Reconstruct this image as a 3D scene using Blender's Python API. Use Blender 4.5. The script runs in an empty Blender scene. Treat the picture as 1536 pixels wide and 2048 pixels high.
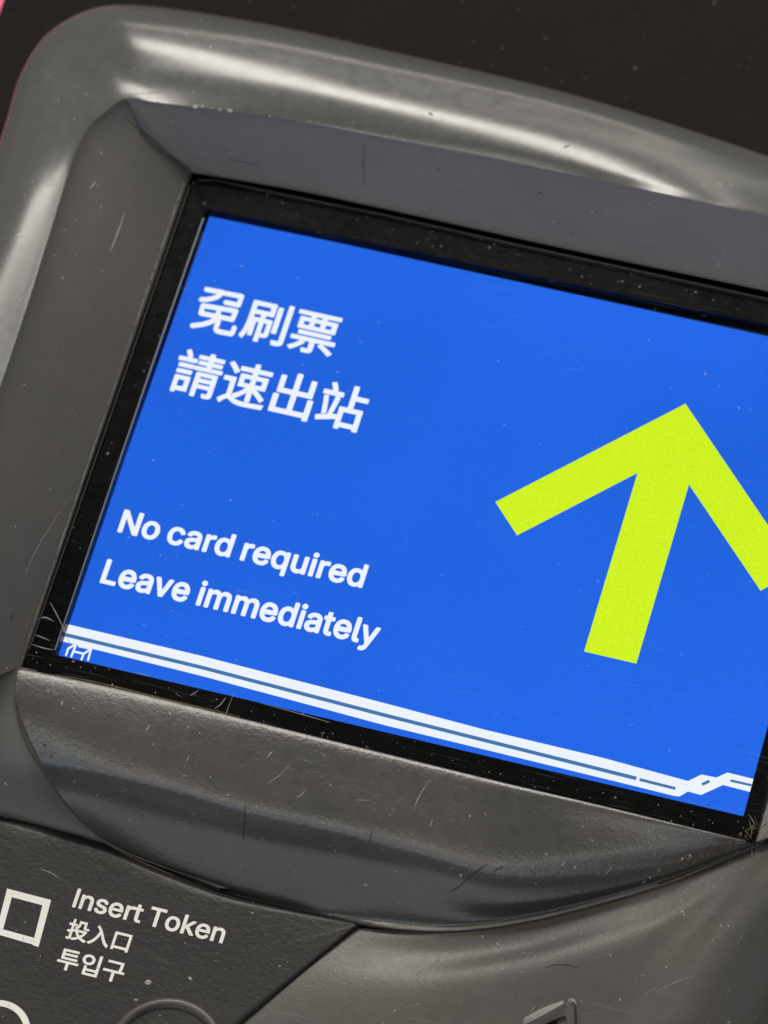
import bpy, bmesh, math, random
from mathutils import Vector, Matrix
from mathutils.bvhtree import BVHTree
S = bpy.context.scene
COL = S.collection
rnd = random.Random(7)
MM = 0.001
# ------------------------------------------------------------------ camera
W = 0.130                     # width of the lit display, metres
Z0 = 0.0285                   # height of the display plane above the cabinet top
DECK = -28.5                  # cabinet top, mm below the display plane
F = 10552.25
RC = Matrix(((0.959642288947215, -0.2756940377106598, 0.055493016091406354),
             (0.218035546147729, 0.8540194387851234, 0.4723465875743411),
             (-0.1776152523861319, -0.4411843104053639, 0.8796642691231061)))
TC = Vector((-0.25721064027089124, -0.43927727181347104, 7.798203022008032))
OFF = Vector((-W / 2, 0.375 * W, Z0))


def m2w(m):
    return Vector((m[0] * W, -m[1] * W, -m[2] * W)) + OFF


CAMPOS = m2w(-(RC.transposed() @ TC))
FL = Matrix.Diagonal((1, -1, -1))
AX = FL @ RC[0].copy()
AY = -(FL @ RC[1].copy())
AZ = -(FL @ RC[2].copy())


def ray(px, py):
    """direction from the camera through a photo pixel (1536 x 2048)"""
    return (AX * ((px - 768) / F) - AY * ((py - 1024) / F) - AZ).normalized()


def P(px, py, z):
    """the point seen at that pixel on the level z mm above the display"""
    d = ray(px, py)
    t = (Z0 + z * MM - CAMPOS.z) / d.z
    return CAMPOS + d * t


cam = bpy.data.cameras.new('camera')
co = bpy.data.objects.new('camera', cam)
COL.objects.link(co)
mw = Matrix((AX, AY, AZ)).transposed().to_4x4()
mw.translation = CAMPOS
co.matrix_world = mw
cam.sensor_fit = 'VERTICAL'
cam.sensor_height = 24
cam.lens = 24 * F / 2048
cam.clip_start = 0.05
cam.clip_end = 60
cam.dof.use_dof = True
cam.dof.focus_distance = (P(600, 1500, 2) - CAMPOS).dot(-AZ)
cam.dof.aperture_fstop = 13
S.camera = co
# ------------------------------------------------------------------ light
w = bpy.data.worlds.new('World')
S.world = w
w.use_nodes = True
bg = w.node_tree.nodes['Background']
bg.inputs[0].default_value = (1.0, 0.95, 0.88, 1)
bg.inputs[1].default_value = 0.13
S.view_settings.view_transform = 'Standard'
S.view_settings.look = 'None'
S.view_settings.exposure = 0
S.view_settings.gamma = 1


def lamp(name, d, dist, sx, sy, power, col, along=(1, 0, 0)):
    """a ceiling strip or added fill light in direction d from the display, its long side along `along`"""
    d = Vector(d).normalized()
    l = bpy.data.lights.new(name, 'AREA')
    l.shape = 'RECTANGLE'
    l.size = sx
    l.size_y = sy
    l.energy = power
    l.color = col
    o = bpy.data.objects.new(name, l)
    COL.objects.link(o)
    z = d
    x = Vector(along)
    x = (x - z * x.dot(z)).normalized()
    y = z.cross(x)
    m = Matrix((x, y, z)).transposed().to_4x4()
    m.translation = d * dist
    o.matrix_world = m
    return o


lamp('ceiling_or_fill_light', (-0.15, 0.68, 0.72), 2.2, 1.4, 0.55, 50, (1, 0.96, 0.88))
lamp('ceiling_or_fill_light', (-0.83, 0.12, 0.54), 2.4, 1.2, 0.18, 18, (1, 0.96, 0.88), (0, 1, 0))
lamp('ceiling_or_fill_light', (-0.17, -0.05, 0.98), 2.2, 1.3, 0.07, 6.5, (1, 0.95, 0.90))
lamp('ceiling_or_fill_light', (-0.17, -0.31, 0.93), 2.3, 1.3, 0.08, 6.0, (0.62, 0.80, 1.0))
lamp('ceiling_or_fill_light', (-0.10, -0.98, 0.16), 2.6, 3.0, 1.7, 25, (0.95, 0.93, 1.0))  # added broad low fill from the front, brightening the recess wall
lamp('ceiling_or_fill_light', (-0.18, 0.92, 0.36), 2.6, 1.6, 0.10, 7, (1, 0.95, 0.86))
lamp('ceiling_or_fill_light', (0.60, 0.06, 0.80), 2.4, 0.9, 0.08, 2.2, (0.60, 0.78, 1.0), (0, 1, 0))


# ------------------------------------------------------------------ materials
class NT:
    def __init__(self, name):
        self.m = bpy.data.materials.new(name)
        self.m.use_nodes = True
        self.t = self.m.node_tree
        self.t.nodes.clear()

    def n(self, kind, _attrs=None, **ins):
        x = self.t.nodes.new(kind)
        for k, v in (_attrs or {}).items():
            setattr(x, k, v)
        for k, v in ins.items():
            k = int(k[1:]) if k[0] == 'i' and k[1:].isdigit() else k.replace('_', ' ')
            s = x.inputs[k]
            if isinstance(v, bpy.types.NodeSocket):
                self.t.links.new(v, s)
            else:
                s.default_value = v
        return x

    def ramp(self, fac, *stops):
        r = self.n('ShaderNodeValToRGB', Fac=fac)
        e = r.color_ramp.elements
        while len(e) < len(stops):
            e.new(0.5)
        for k, (p, c) in enumerate(stops):
            e[k].position = p
            e[k].color = (c, c, c, 1) if not hasattr(c, '__len__') else (*c, 1)
        return r.outputs[0]

    def math(self, op, a, b=0.0, c=0.0):
        return self.n('ShaderNodeMath', {'operation': op}, i0=a, i1=b, i2=c).outputs[0]

    def mix(self, fac, a, b):
        x = self.n('ShaderNodeMix', {'data_type': 'RGBA'}, Factor=fac)
        for k, v in ((6, a), (7, b)):
            if isinstance(v, bpy.types.NodeSocket):
                self.t.links.new(v, x.inputs[k])
            else:
                x.inputs[k].default_value = (*v, 1)
        return x.outputs[2]

    def out(self, sh):
        o = self.n('ShaderNodeOutputMaterial')
        self.t.links.new(sh, o.inputs[0])
        return self.m


def noise(t, co, scale, detail=3, rough=0.55, dist=0.0):
    return t.n('ShaderNodeTexNoise', Vector=co, Scale=scale, Detail=detail, Roughness=rough,
               Distortion=dist).outputs[0]


def scratch_mask(t, co, angle, scale, stretch, lo, hi):
    """long thin random scuffs in one direction"""
    mp = t.n('ShaderNodeMapping', Vector=co)
    mp.inputs['Rotation'].default_value = (0, 0, angle)
    mp.inputs['Scale'].default_value = (scale, scale * stretch, scale)
    v = noise(t, mp.outputs[0], 1.0, 2, 0.5, 0.6)
    return t.ramp(v, (lo, 0.0), (hi, 1.0))


def plastic(name, col, rough, grain=0.5, gscale=1500, wear=0.3, dirt=(0.11, 0.09, 0.065), dirtamt=0.35,
            spec=0.5, bump_d=0.00005):
    t = NT(name)
    co = t.n('ShaderNodeTexCoord').outputs['Object']
    big = noise(t, co, 38, 4, 0.6)
    fine = noise(t, co, 420, 4, 0.65)
    g = noise(t, co, gscale, 2, 0.5, 0.4)
    c = t.mix(t.math('MULTIPLY', t.ramp(big, (0.42, 0.0), (0.68, 1.0)), dirtamt), col, dirt)
    c = t.mix(t.math('MULTIPLY', fine, 0.14), c, tuple(x * 1.5 for x in col))
    s1 = scratch_mask(t, co, 0.6, 60, 22, 0.70, 0.76)
    s2 = scratch_mask(t, co, -0.9, 45, 30, 0.71, 0.77)
    s3 = scratch_mask(t, co, 1.5, 70, 26, 0.71, 0.77)
    s = t.math('MAXIMUM', t.math('MAXIMUM', s1, s2), s3)
    # tiny pale dust
    d = t.ramp(noise(t, co, 1100, 1, 0.5), (0.76, 0.0), (0.80, 1.0))
    sw = t.math('MULTIPLY', s, wear)
    c = t.mix(t.math('MULTIPLY', sw, 0.5), c, (0.34, 0.33, 0.31))
    c = t.mix(t.math('MULTIPLY', d, 0.45), c, (0.42, 0.40, 0.36))
    r = t.math('ADD', t.math('MULTIPLY', t.math('SUBTRACT', fine, 0.5), 0.16), rough)
    r = t.math('ADD', r, t.math('MULTIPLY', t.math('SUBTRACT', big, 0.5), 0.10))
    h = t.math('ADD', t.math('MULTIPLY', g, grain), t.math('MULTIPLY', fine, grain * 0.5))
    h = t.math('SUBTRACT', h, t.math('MULTIPLY', sw, 0.8))
    bp = t.n('ShaderNodeBump', Height=h, Strength=1.0, Distance=bump_d)
    b = t.n('ShaderNodeBsdfPrincipled', Base_Color=c, Roughness=r, Normal=bp.outputs[0], Specular_IOR_Level=spec)
    return t.out(b.outputs[0])


def simple(name, col, rough, spec=0.5, metal=0.0):
    t = NT(name)
    co = t.n('ShaderNodeTexCoord').outputs['Object']
    f = noise(t, co, 300, 4, 0.6)
    c = t.mix(t.math('MULTIPLY', f, 0.5), col, tuple(x * 0.7 for x in col))
    r = t.math('ADD', t.math('MULTIPLY', f, 0.2), rough - 0.1)
    b = t.n('ShaderNodeBsdfPrincipled', Base_Color=c, Roughness=r, Specular_IOR_Level=spec, Metallic=metal)
    return t.out(b.outputs[0])


def glow(name, col, strength=1.0, grain=0.04, blotch=0.0):
    """display pixels: sensor-fine sparkle plus the uneven backlight"""
    t = NT(name)
    co = t.n('ShaderNodeTexCoord').outputs['Object']
    f = noise(t, co, 2300, 3, 0.75)
    f = t.math('ADD', 1.0 - grain, t.math('MULTIPLY', f, grain * 2))
    g = noise(t, co, 14, 2, 0.5)
    f = t.math('MULTIPLY', f, t.math('ADD', 1.0 - blotch, t.math('MULTIPLY', g, blotch * 2)))
    e = t.n('ShaderNodeEmission', Color=(*col, 1), Strength=t.math('MULTIPLY', f, strength))
    return t.out(e.outputs[0])


M = {}
M['rim'] = plastic('rim_plastic', (0.058, 0.058, 0.0545), 0.24, 0.25, 1300, 0.10, dirtamt=0.05, bump_d=0.00002)
M['bezel'] = plastic('bezel_plastic', (0.066, 0.062, 0.057), 0.46, 0.5, 1500, 0.12, dirtamt=0.3, dirt=(0.085, 0.075, 0.062))
M['wall'] = plastic('recess_plastic', (0.103, 0.098, 0.099), 0.46, 1.0, 800, 0.12, dirtamt=0.55, dirt=(0.075, 0.070, 0.070), bump_d=0.00011)
M['lip'] = plastic('lip_plastic', (0.035, 0.0335, 0.032), 0.28, 0.9, 1250, 0.10, dirtamt=0.15, spec=0.42, bump_d=0.000052)
M['body'] = plastic('body_plastic', (0.048, 0.0455, 0.041), 0.35, 0.5, 1400, 0.12, dirtamt=0.3, dirt=(0.07, 0.058, 0.044), spec=0.32)
M['panel'] = plastic('panel_plastic', (0.0150, 0.0138, 0.0135), 0.38, 1.0, 1250, 0.06, dirt=(0.024, 0.0215, 0.020), spec=0.21, bump_d=0.00006)
M['deck'] = plastic('deck_paint', (0.0085, 0.0062, 0.0051), 0.45, 0.3, 1400, 0.05, dirt=(0.016, 0.0115, 0.009), spec=0.02)
M['black'] = plastic('border_black', (0.0015, 0.0015, 0.0017), 0.2, 0.02, 900, 0.0, dirt=(0.004, 0.0035, 0.003), spec=0.05)
M['gasket'] = simple('black_gasket', (0.006, 0.006, 0.006), 0.6, 0.2)
M['frame'] = simple('display_frame', (0.012, 0.013, 0.02), 0.35, 0.4)
t = NT('white_print')
cx = t.n('ShaderNodeTexCoord').outputs['Object']
wn = t.ramp(noise(t, cx, 900, 5, 0.7), (0.60, 0.0), (0.72, 0.75))
cc = t.mix(t.math('MULTIPLY', noise(t, cx, 200, 3, 0.6), 0.35), (0.64, 0.61, 0.575), (0.46, 0.435, 0.40))
cc = t.mix(wn, cc, (0.10, 0.09, 0.085))
M['print'] = t.out(t.n('ShaderNodeBsdfPrincipled', Base_Color=cc, Roughness=0.5, Specular_IOR_Level=0.3).outputs[0])
M['pale'] = simple('pale_wear_and_edge_light', (0.21, 0.20, 0.185), 0.5, 0.4)
M['dark'] = simple('dark_gouge', (0.020, 0.019, 0.018), 0.6, 0.2)
M['dirt'] = simple('brown_grime', (0.10, 0.075, 0.04), 0.8, 0.2)
M['fibre'] = simple('straw_fibre', (0.14, 0.115, 0.075), 0.7, 0.2)
M['metal'] = simple('worn_edge', (0.38, 0.36, 0.33), 0.35, 0.5, 0.3)
M['edge'] = simple('pane_edge_grey', (0.012, 0.0115, 0.012), 0.5, 0.15)
M['edgeblue'] = simple('aperture_edge_grey', (0.075, 0.085, 0.12), 0.3)
M['rim_glint'] = simple('painted_rim_glint', (0.19, 0.172, 0.145), 0.5)
M['pink'] = simple('pink_paint', (0.75, 0.02, 0.16), 0.4)
M['blue'] = glow('display_blue', (0.0165, 0.130, 0.765), 1.0, 0.16, 0.20)
M['yellow'] = glow('display_yellow', (0.63, 0.90, 0.018), 1.0, 0.22, 0.05)
M['white'] = glow('display_white', (0.84, 0.90, 0.98), 1.0, 0.06)
M['line'] = glow('display_slate', (0.06, 0.18, 0.42), 1.0, 0.05)
# clear pane: transparent with a mirror sheen and a few hairline scuffs
t = NT('clear_pane')
cx = t.n('ShaderNodeTexCoord').outputs['Object']
fr = t.n('ShaderNodeFresnel', IOR=1.13).outputs[0]
tr = t.n('ShaderNodeBsdfTransparent')
gl = t.n('ShaderNodeBsdfGlossy', Roughness=0.06)
df = t.n('ShaderNodeBsdfDiffuse', Color=(0.7, 0.7, 0.7, 1))
m1 = t.n('ShaderNodeMixShader', Fac=fr)
t.t.links.new(tr.outputs[0], m1.inputs[1])
t.t.links.new(gl.outputs[0], m1.inputs[2])
sc = t.math('MAXIMUM', scratch_mask(t, cx, 0.45, 42, 40, 0.75, 0.80), scratch_mask(t, cx, -0.5, 38, 46, 0.755, 0.80))
sp = t.ramp(noise(t, cx, 900, 1, 0.5), (0.79, 0.0), (0.82, 1.0))
for an, sx, st in ((0.2, 75, 60), (-1.1, 60, 70), (0.9, 85, 50), (-0.75, 70, 80)):
    sc = t.math('MAXIMUM', sc, t.math('MULTIPLY', scratch_mask(t, cx, an, sx, st, 0.68, 0.78), 0.5))
zone = t.ramp(noise(t, cx, 22, 3, 0.5), (0.45, 0.15), (0.65, 1.0))
sm = t.math('ADD', t.math('MULTIPLY', t.math('MULTIPLY', sc, zone), 0.11), t.math('MULTIPLY', sp, 0.2))
sm = t.math('ADD', sm, t.math('MULTIPLY', noise(t, cx, 45, 4, 0.6), 0.0015))
m2 = t.n('ShaderNodeMixShader', Fac=sm)
t.t.links.new(m1.outputs[0], m2.inputs[1])
t.t.links.new(df.outputs[0], m2.inputs[2])
M['glass'] = t.out(m2.outputs[0])


# ------------------------------------------------------------------ mesh helpers
def obj(name, verts, faces, mat, parent=None, smooth=True, kind=None, label=None):
    me = bpy.data.meshes.new(name)
    me.from_pydata([tuple(v) for v in verts], [], faces)
    me.validate()
    bm = bmesh.new()
    bm.from_mesh(me)
    bmesh.ops.recalc_face_normals(bm, faces=bm.faces)
    bm.to_mesh(me)
    bm.free()
    if smooth:
        me.polygons.foreach_set('use_smooth', [True] * len(me.polygons))
    me.materials.append(mat)
    o = bpy.data.objects.new(name, me)
    COL.objects.link(o)
    if parent:
        o.parent = parent
        o.matrix_parent_inverse = parent.matrix_basis.inverted()
    if kind:
        o['kind'] = kind
    if label:
        o['label'] = label
    return o


def cr(p0, p1, p2, p3, t):
    # centripetal Catmull-Rom
    def tj(ti, a, b):
        return ti + max((b - a).length, 1e-9) ** 0.5
    t0 = 0.0
    t1 = tj(t0, p0, p1)
    t2 = tj(t1, p1, p2)
    t3 = tj(t2, p2, p3)
    u = t1 + (t2 - t1) * t
    a1 = p0 * ((t1 - u) / (t1 - t0)) + p1 * ((u - t0) / (t1 - t0))
    a2 = p1 * ((t2 - u) / (t2 - t1)) + p2 * ((u - t1) / (t2 - t1))
    a3 = p2 * ((t3 - u) / (t3 - t2)) + p3 * ((u - t2) / (t3 - t2))
    b1 = a1 * ((t2 - u) / (t2 - t0)) + a2 * ((u - t0) / (t2 - t0))
    b2 = a2 * ((t3 - u) / (t3 - t1)) + a3 * ((u - t1) / (t3 - t1))
    return b1 * ((t2 - u) / (t2 - t1)) + b2 * ((u - t1) / (t2 - t1))


def spline(pts, per):
    pts = [Vector(p) for p in pts]
    ext = [pts[0] * 2 - pts[1]] + pts + [pts[-1] * 2 - pts[-2]]
    out = []
    for i in range(len(pts) - 1):
        for k in range(per):
            out.append(cr(ext[i], ext[i + 1], ext[i + 2], ext[i + 3], k / per))
    out.append(pts[-1].copy())
    return out


def curve(ctrl, per=8):
    return spline([P(*c) for c in ctrl], per)


def grid(rows, mper=6, straight=()):
    """rows: equal-length world polylines -> verts, faces; smooth across rows"""
    n = len(rows[0])
    cols = [spline([r[j] for r in rows], mper) for j in range(n)]
    m = len(cols[0])
    verts = [cols[j][i] for i in range(m) for j in range(n)]
    faces = [(i * n + j, i * n + j + 1, (i + 1) * n + j + 1, (i + 1) * n + j) for i in range(m - 1) for j in range(n - 1)]
    return verts, faces


SURF_V, SURF_F = [], []


def surf(verts, faces):
    b = len(SURF_V)
    SURF_V.extend(verts)
    SURF_F.extend(tuple(b + i for i in f) for f in faces)


def sheet(name, rows, mat, parent, mper=6, **kw):
    v, f = grid(rows, mper)
    surf(v, f)
    return obj(name, v, f, mat, parent, **kw)


def slab(name, poly, z0, z1, mat, parent, bevel=0.0, smooth=False, **kw):
    """px outline at level z1, extruded straight down to z0"""
    top = [P(x, y, z1) for x, y in poly]
    bm = bmesh.new()
    vs = [bm.verts.new(p) for p in top]
    f = bm.faces.new(vs)
    r = bmesh.ops.extrude_face_region(bm, geom=[f])
    for e in r['geom']:
        if isinstance(e, bmesh.types.BMVert):
            e.co.z = Z0 + z0 * MM
    bmesh.ops.recalc_face_normals(bm, faces=bm.faces)
    if bevel:
        zt = Z0 + z1 * MM
        ed = [e for e in bm.edges if all(abs(v.co.z - zt) < 1e-7 for v in e.verts)]
        bmesh.ops.bevel(bm, geom=ed, offset=bevel * MM, segments=3, affect='EDGES', profile=0.5)
    bm.verts.ensure_lookup_table()
    verts = [v.co.copy() for v in bm.verts]
    bm.verts.index_update()
    faces = [tuple(v.index for v in f.verts) for f in bm.faces]
    bm.free()
    surf(verts, faces)
    return obj(name, verts, faces, mat, parent, smooth=smooth, **kw)


def flat(name, poly, z, mat, parent, **kw):
    v = [P(x, y, z) for x, y in poly]
    return obj(name, v, [tuple(range(len(v)))], mat, parent, smooth=False, **kw)


def offs(line, dxy, dz):
    """move a polyline sideways in plan (left of travel is +) and up"""
    out = []
    for i, p in enumerate(line):
        a = line[max(i - 1, 0)]
        b = line[min(i + 1, len(line) - 1)]
        d = Vector((b.x - a.x, b.y - a.y, 0)).normalized()
        out.append(p + Vector((-d.y, d.x, 0)) * (dxy * MM) + Vector((0, 0, dz * MM)))
    return out


def empty(name, loc, label, cat):
    o = bpy.data.objects.new(name, None)
    COL.objects.link(o)
    o.location = loc
    o['label'] = label
    o['category'] = cat
    o.empty_display_size = 0.02
    return o


# ------------------------------------------------------------------ setting: the cabinet top behind the console
e0 = P(7, 0, DECK)
ey = (P(-330, 1200, DECK) - P(9, 0, DECK))
ey = Vector((ey.x * 0.35, ey.y, 0)).normalized()     # left edge of the cabinet top
ex = Vector((ey.y, -ey.x, 0))
if ex.x < 0:
    ex = -ex
zb = Z0 + DECK * MM


def deckpt(a, b, z):
    p = e0 + ex * a + ey * b
    return Vector((p.x, p.y, z))


dv = []
for zz in (zb, zb - 0.03):
    for a, b in ((0.0, -0.35), (0.75, -0.35), (0.75, 0.40), (0.0, 0.40)):
        dv.append(deckpt(a, b, zz))
deck = obj('cabinet_top', dv, [(0, 1, 2, 3), (4, 5, 6, 7), (0, 1, 5, 4), (1, 2, 6, 5), (2, 3, 7, 6), (3, 0, 4, 7)], M['deck'],
           smooth=False, kind='structure')
surf(dv[:4], [(0, 1, 2, 3)])
pv = []
for zz in (zb - 0.012, zb - 0.03):
    for a, b in ((-0.016, -0.35), (-0.001, -0.35), (-0.001, 0.40), (-0.016, 0.40)):
        pv.append(deckpt(a, b, zz))
pink = obj('pink_panel', pv, [(0, 1, 2, 3), (4, 5, 6, 7), (0, 1, 5, 4), (1, 2, 6, 5), (2, 3, 7, 6), (3, 0, 4, 7)], M['pink'], smooth=False)
pink['label'] = 'bright pink painted panel showing beyond the dark cabinet top at the upper left corner'
pink['category'] = 'panel'

# ------------------------------------------------------------------ the console
con = empty('ticket_gate_console', (0, 0, zb),
            'dark grey plastic ticket gate console with a lit blue screen and a yellow arrow', 'ticket gate')
PER = 8
CC = [(-230, 1450, 20), (-60, 950, 18), (45, 640, 16.2), (100, 465, 15.3), (155, 295, 15), (182, 248, 15), (215, 220, 15),
      (250, 197, 15), (310, 204, 15), (560, 236, 15), (770, 275, 15), (1150, 350, 15), (1536, 432, 15), (1770, 484, 15),
      (1840, 540, 15), (1860, 650, 15), (1690, 1290, 11), (1570, 1660, 6)]
SS = [(-470, 1380, 10), (-240, 880, 8), (-110, 560, 7), (-20, 340, 6), (15, 235, 6), (42, 148, 6), (92, 70, 6), (170, 22, 6),
      (240, 9, 6), (500, 42, 6), (770, 100, 6), (1150, 190, 6), (1536, 312, 6), (1800, 410, 5), (1990, 560, 5), (2030, 760, 4),
      (1850, 1400, 0), (1730, 1740, -6)]
PROFILE = (   # share of the way from outline to inner crease, then height over the crease for each station
    (0.12, (-3.6, -3.6, -3.6, -3.8, -4.8, -5.4, -5.6, -4.5, -3.1, -2.6, -2.6, -3.0, -6.8, -7, -6, -5, -4, -4)),
    (0.35, (0.2, 0.0, -0.5, -1.4, -3.0, -3.8, -4.0, -2.5, -0.8, -0.5, -0.7, -1.4, -4.7, -5, -4, -3, -1, -1)),
    (0.62, (0.9, 0.9, 0.6, 0.0, -1.6, -2.4, -2.5, -1.5, -0.3, 0.5, 0.6, 0.1, -2.9, -3, -2, -1, 0.4, 0.4)),
    (0.85, (0.4, 0.4, 0.5, 0.3, -0.6, -1.1, -1.15, -0.8, -0.25, 0.35, 0.5, 0.45, -1.2, -1.2, -0.5, 0, 0.4, 0.4)),
    (0.97, (0.1, 0.1, 0.1, 0.06, -0.14, -0.28, -0.30, -0.22, -0.07, 0.1, 0.15, 0.12, -0.27, -0.27, 0, 0, 0.1, 0.1)))


def between(k, dz):
    return curve([(a[0] + (b[0] - a[0]) * k, a[1] + (b[1] - a[1]) * k, b[2] + d) for a, b, d in zip(SS, CC, dz)], PER)


Sd = curve(SS, PER)
Cd = curve(CC, PER)
RR = [between(*p) for p in PROFILE]
O1 = offs(Sd, 1.2, -7)
O2 = offs(Sd, 2.0, -18)
O3 = [Vector((p.x, p.y, zb)) for p in offs(Sd, 2.2, 0)]
sheet('hood_rim', [O3, O2, O1, Sd] + RR + [Cd], M['rim'], con, 5)

# slope of the recess above the display and down its right side
WB = [(380, 344, 2.6), (384, 345, 2.6), (600, 382, 2.6), (770, 418, 2.6), (1160, 504, 2.6), (1536, 583, 2.6), (1760, 634, 2.6),
      (1792, 655, 2.6), (1780, 720, 2.6), (1640, 1250, 2.6), (1512, 1684, 2.4)]
Wb = curve(WB, PER)
Wt = Cd[7 * PER:]
Wm = [a * 0.5 + b * 0.5 + Vector((0, 0, -0.0004)) for a, b in zip(Wt, Wb)]
Wk = [a * 0.93 + b * 0.07 + Vector((0, 0, -0.0002)) for a, b in zip(Wt, Wb)]
Wl = [Vector((p.x, p.y, p.z - 0.002)) for p in Wb]
# left shelf of the recess
LB = [(38, 1335, 3.7), (131, 1060, 3.7), (224, 790, 3.7), (284, 617, 3.7), (329, 488, 3.7), (352, 420, 3.7), (370, 368, 3.7), (379, 344, 3.4)]
Lb = curve(LB, PER)
Lt = Cd[:7 * PER + 1]
Lk = [a * 0.93 + b * 0.07 + Vector((0, 0, -0.0003)) for a, b in zip(Lt, Lb)]
Lm = [a * 0.5 + b * 0.5 + Vector((0, 0, 0.0002)) for a, b in zip(Lt, Lb)]
vm = P(292, 283, 9.3)
vd = vm - Lm[-1]
for k in range(14):
    Lm[-1 - k] = Lm[-1 - k] + vd * (1 - k / 14) ** 2
    Wm[k] = Wm[k] + vd * (1 - k / 14) ** 2
Lq = [a * 0.04 + b * 0.96 + Vector((0, 0, 0.0001)) for a, b in zip(Lt, Lb)]
Le = offs(Lb, -0.25, -0.25)
Lf = offs(Lb, -0.35, -2.0)
sheet('recess_wall', [Wt, Wk, Wm, Wb], M['wall'], con, 5)
sheet('left_bezel', [Lt, Lk, Lm, Lq, Lb, Le, Lf], M['bezel'], con, 4)
# wedge of shell below it, between the lip and the token panel
E1 = curve([(440, 1778, -8), (215, 1690, -8), (60, 1643, -7.4), (-100, 1595, -4.5), (-200, 1530, 4), (-230, 1450, 20)], PER)
E2 = curve([(440, 1776, -8.1), (213, 1688, -7.6), (128, 1610, -4.3), (80, 1540, -1), (31, 1410, 2.4), (38, 1335, 3.7)], PER)
Em = [a * 0.5 + b * 0.5 + Vector((0, 0, 0.0004)) for a, b in zip(E1, E2)]
E0 = [Vector((p.x, p.y, p.z - 0.004)) for p in E1]
E3 = [p + Vector((0.0016, 0.0004, -0.0003)) for p in E2]
E4 = [p + Vector((0.0032, 0.0008, -0.0012)) for p in E2]
sheet('shell_wedge', [E0, E1, Em, E2, E3, E4], M['bezel'], con, 5)

# lip below the display
L0 = [(38, 1338, 3.5), (200, 1371, 3.5), (400, 1418, 3.5), (600, 1467, 3.5), (800, 1516, 3.5), (1000, 1565, 3.5), (1200, 1612, 3.5), (1380, 1656, 3.3), (1492, 1683, 2.9)]
L1 = [(32, 1400, 3.7), (190, 1440, 3.75), (385, 1490, 3.6), (585, 1535, 3.45), (790, 1580, 3.35), (1000, 1625, 3.2), (1200, 1660, 2.9), (1385, 1682, 2.7), (1500, 1685, 2.6)]
L2 = [(80, 1520, 1.9), (215, 1541, 2.7), (350, 1574, 2.75), (490, 1612, 2.75), (650, 1648, 2.75), (800, 1683, 2.65), (1000, 1733, 2.2), (1300, 1725, 1.5), (1506, 1686, 2.2)]
L3 = [(95, 1546, 1.0), (225, 1564, 1.95), (358, 1597, 2.0), (500, 1637, 2.0), (660, 1672, 2.0), (810, 1708, 1.9), (1010, 1756, 1.5), (1308, 1735, 1.1), (1508, 1687, 2.0)]
L3b = [(118, 1586, -0.9), (240, 1606, 0.1), (372, 1640, 0.2), (516, 1678, 0.2), (675, 1709, 0.3), (825, 1742, 0.2), (1014, 1780, 0.2), (1310, 1744, 0.6), (1510, 1688, 1.9)]
L4 = [(155, 1632, -4.2), (275, 1664, -3.4), (405, 1698, -3.4), (550, 1733, -3.4), (705, 1763, -3.3), (855, 1791, -3.2), (1022, 1810, -2.2), (1312, 1755, -0.2), (1511, 1688, 1.6)]
L5 = [(213, 1687, -8.2), (335, 1742, -9.0), (460, 1780, -9.0), (610, 1814, -8.8), (760, 1840, -7.6), (890, 1850, -7.0), (1035, 1834, -5.6), (1316, 1762, -1.6), (1514, 1688, 1.2)]
L6 = [(215, 1689, -8.6), (337, 1746, -9.6), (462, 1785, -9.6), (612, 1821, -9.2), (762, 1850, -7.5), (891, 1860, -6.9), (1037, 1844, -5.4), (1319, 1770, -1.5), (1515, 1690, 1.2)]
rows = [curve(r, PER) for r in (L0, L1, L2, L3, L3b, L4, L5, L6)]
r0 = offs(rows[0], 0.3, -0.25)
r00 = offs(rows[0], 0.4, -2.2)
r6 = offs(rows[-1], -0.25, -0.25)
r7 = offs(rows[-1], -0.3, -1.0)
sheet('lower_lip', [r00, r0] + rows + [r6, r7], M['lip'], con, 5)

slab('base_shell', [(-180, 1600), (-150, 2118), (315, 2190), (560, 2205), (930, 2165), (1210, 2060), (1500, 1960), (1560, 1760), (1000, 1560), (200, 1420)], DECK, -14, M['bezel'], con, bevel=0.8)
# sculpted shell right of the token panel
B = [[(660, 1850, -9.8), (880, 1866, -7.5), (1030, 1850, -6.0), (1200, 1809, -3.8), (1350, 1764, -1.6), (1514, 1692, 0.4), (1605, 1690, 4), (1700, 1720, 1), (1830, 1780, -9)],
     [(670, 1858, -9.3), (884, 1880, -7.4), (1035, 1865, -5.9), (1206, 1824, -3.8), (1355, 1780, -1.6), (1512, 1704, 0.9), (1592, 1704, 4), (1690, 1735, 1), (1825, 1790, -9)],
     [(655, 1885, -8.9), (880, 1906, -7.3), (1034, 1892, -5.6), (1203, 1850, -3.3), (1350, 1806, -1.3), (1496, 1732, 1.0), (1572, 1728, 3.7), (1675, 1765, 1), (1815, 1820, -9)],
     [(585, 1945, -8.5), (790, 1965, -6.7), (970, 1945, -4.9), (1140, 1910, -2.9), (1290, 1865, -1.3), (1440, 1800, 0.3), (1518, 1795, 2.7), (1625, 1830, 0), (1770, 1890, -9)],
     [(465, 2058, -8.3), (690, 2080, -7.0), (880, 2060, -5.6), (1050, 2030, -3.9), (1180, 1990, -2.6), (1325, 1925, -0.9), (1425, 1918, 1.5), (1535, 1950, -1), (1710, 2010, -10)],
     [(325, 2210, -8.3), (560, 2230, -7.4), (760, 2210, -6.6), (930, 2190, -5.4), (1060, 2150, -4.4), (1210, 2080, -2.6), (1325, 2075, 0.4), (1445, 2110, -2), (1620, 2160, -11)]]
rows = [curve(r, PER) for r in B]
sheet('lower_shell', rows, M['body'], con, 6)



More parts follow.
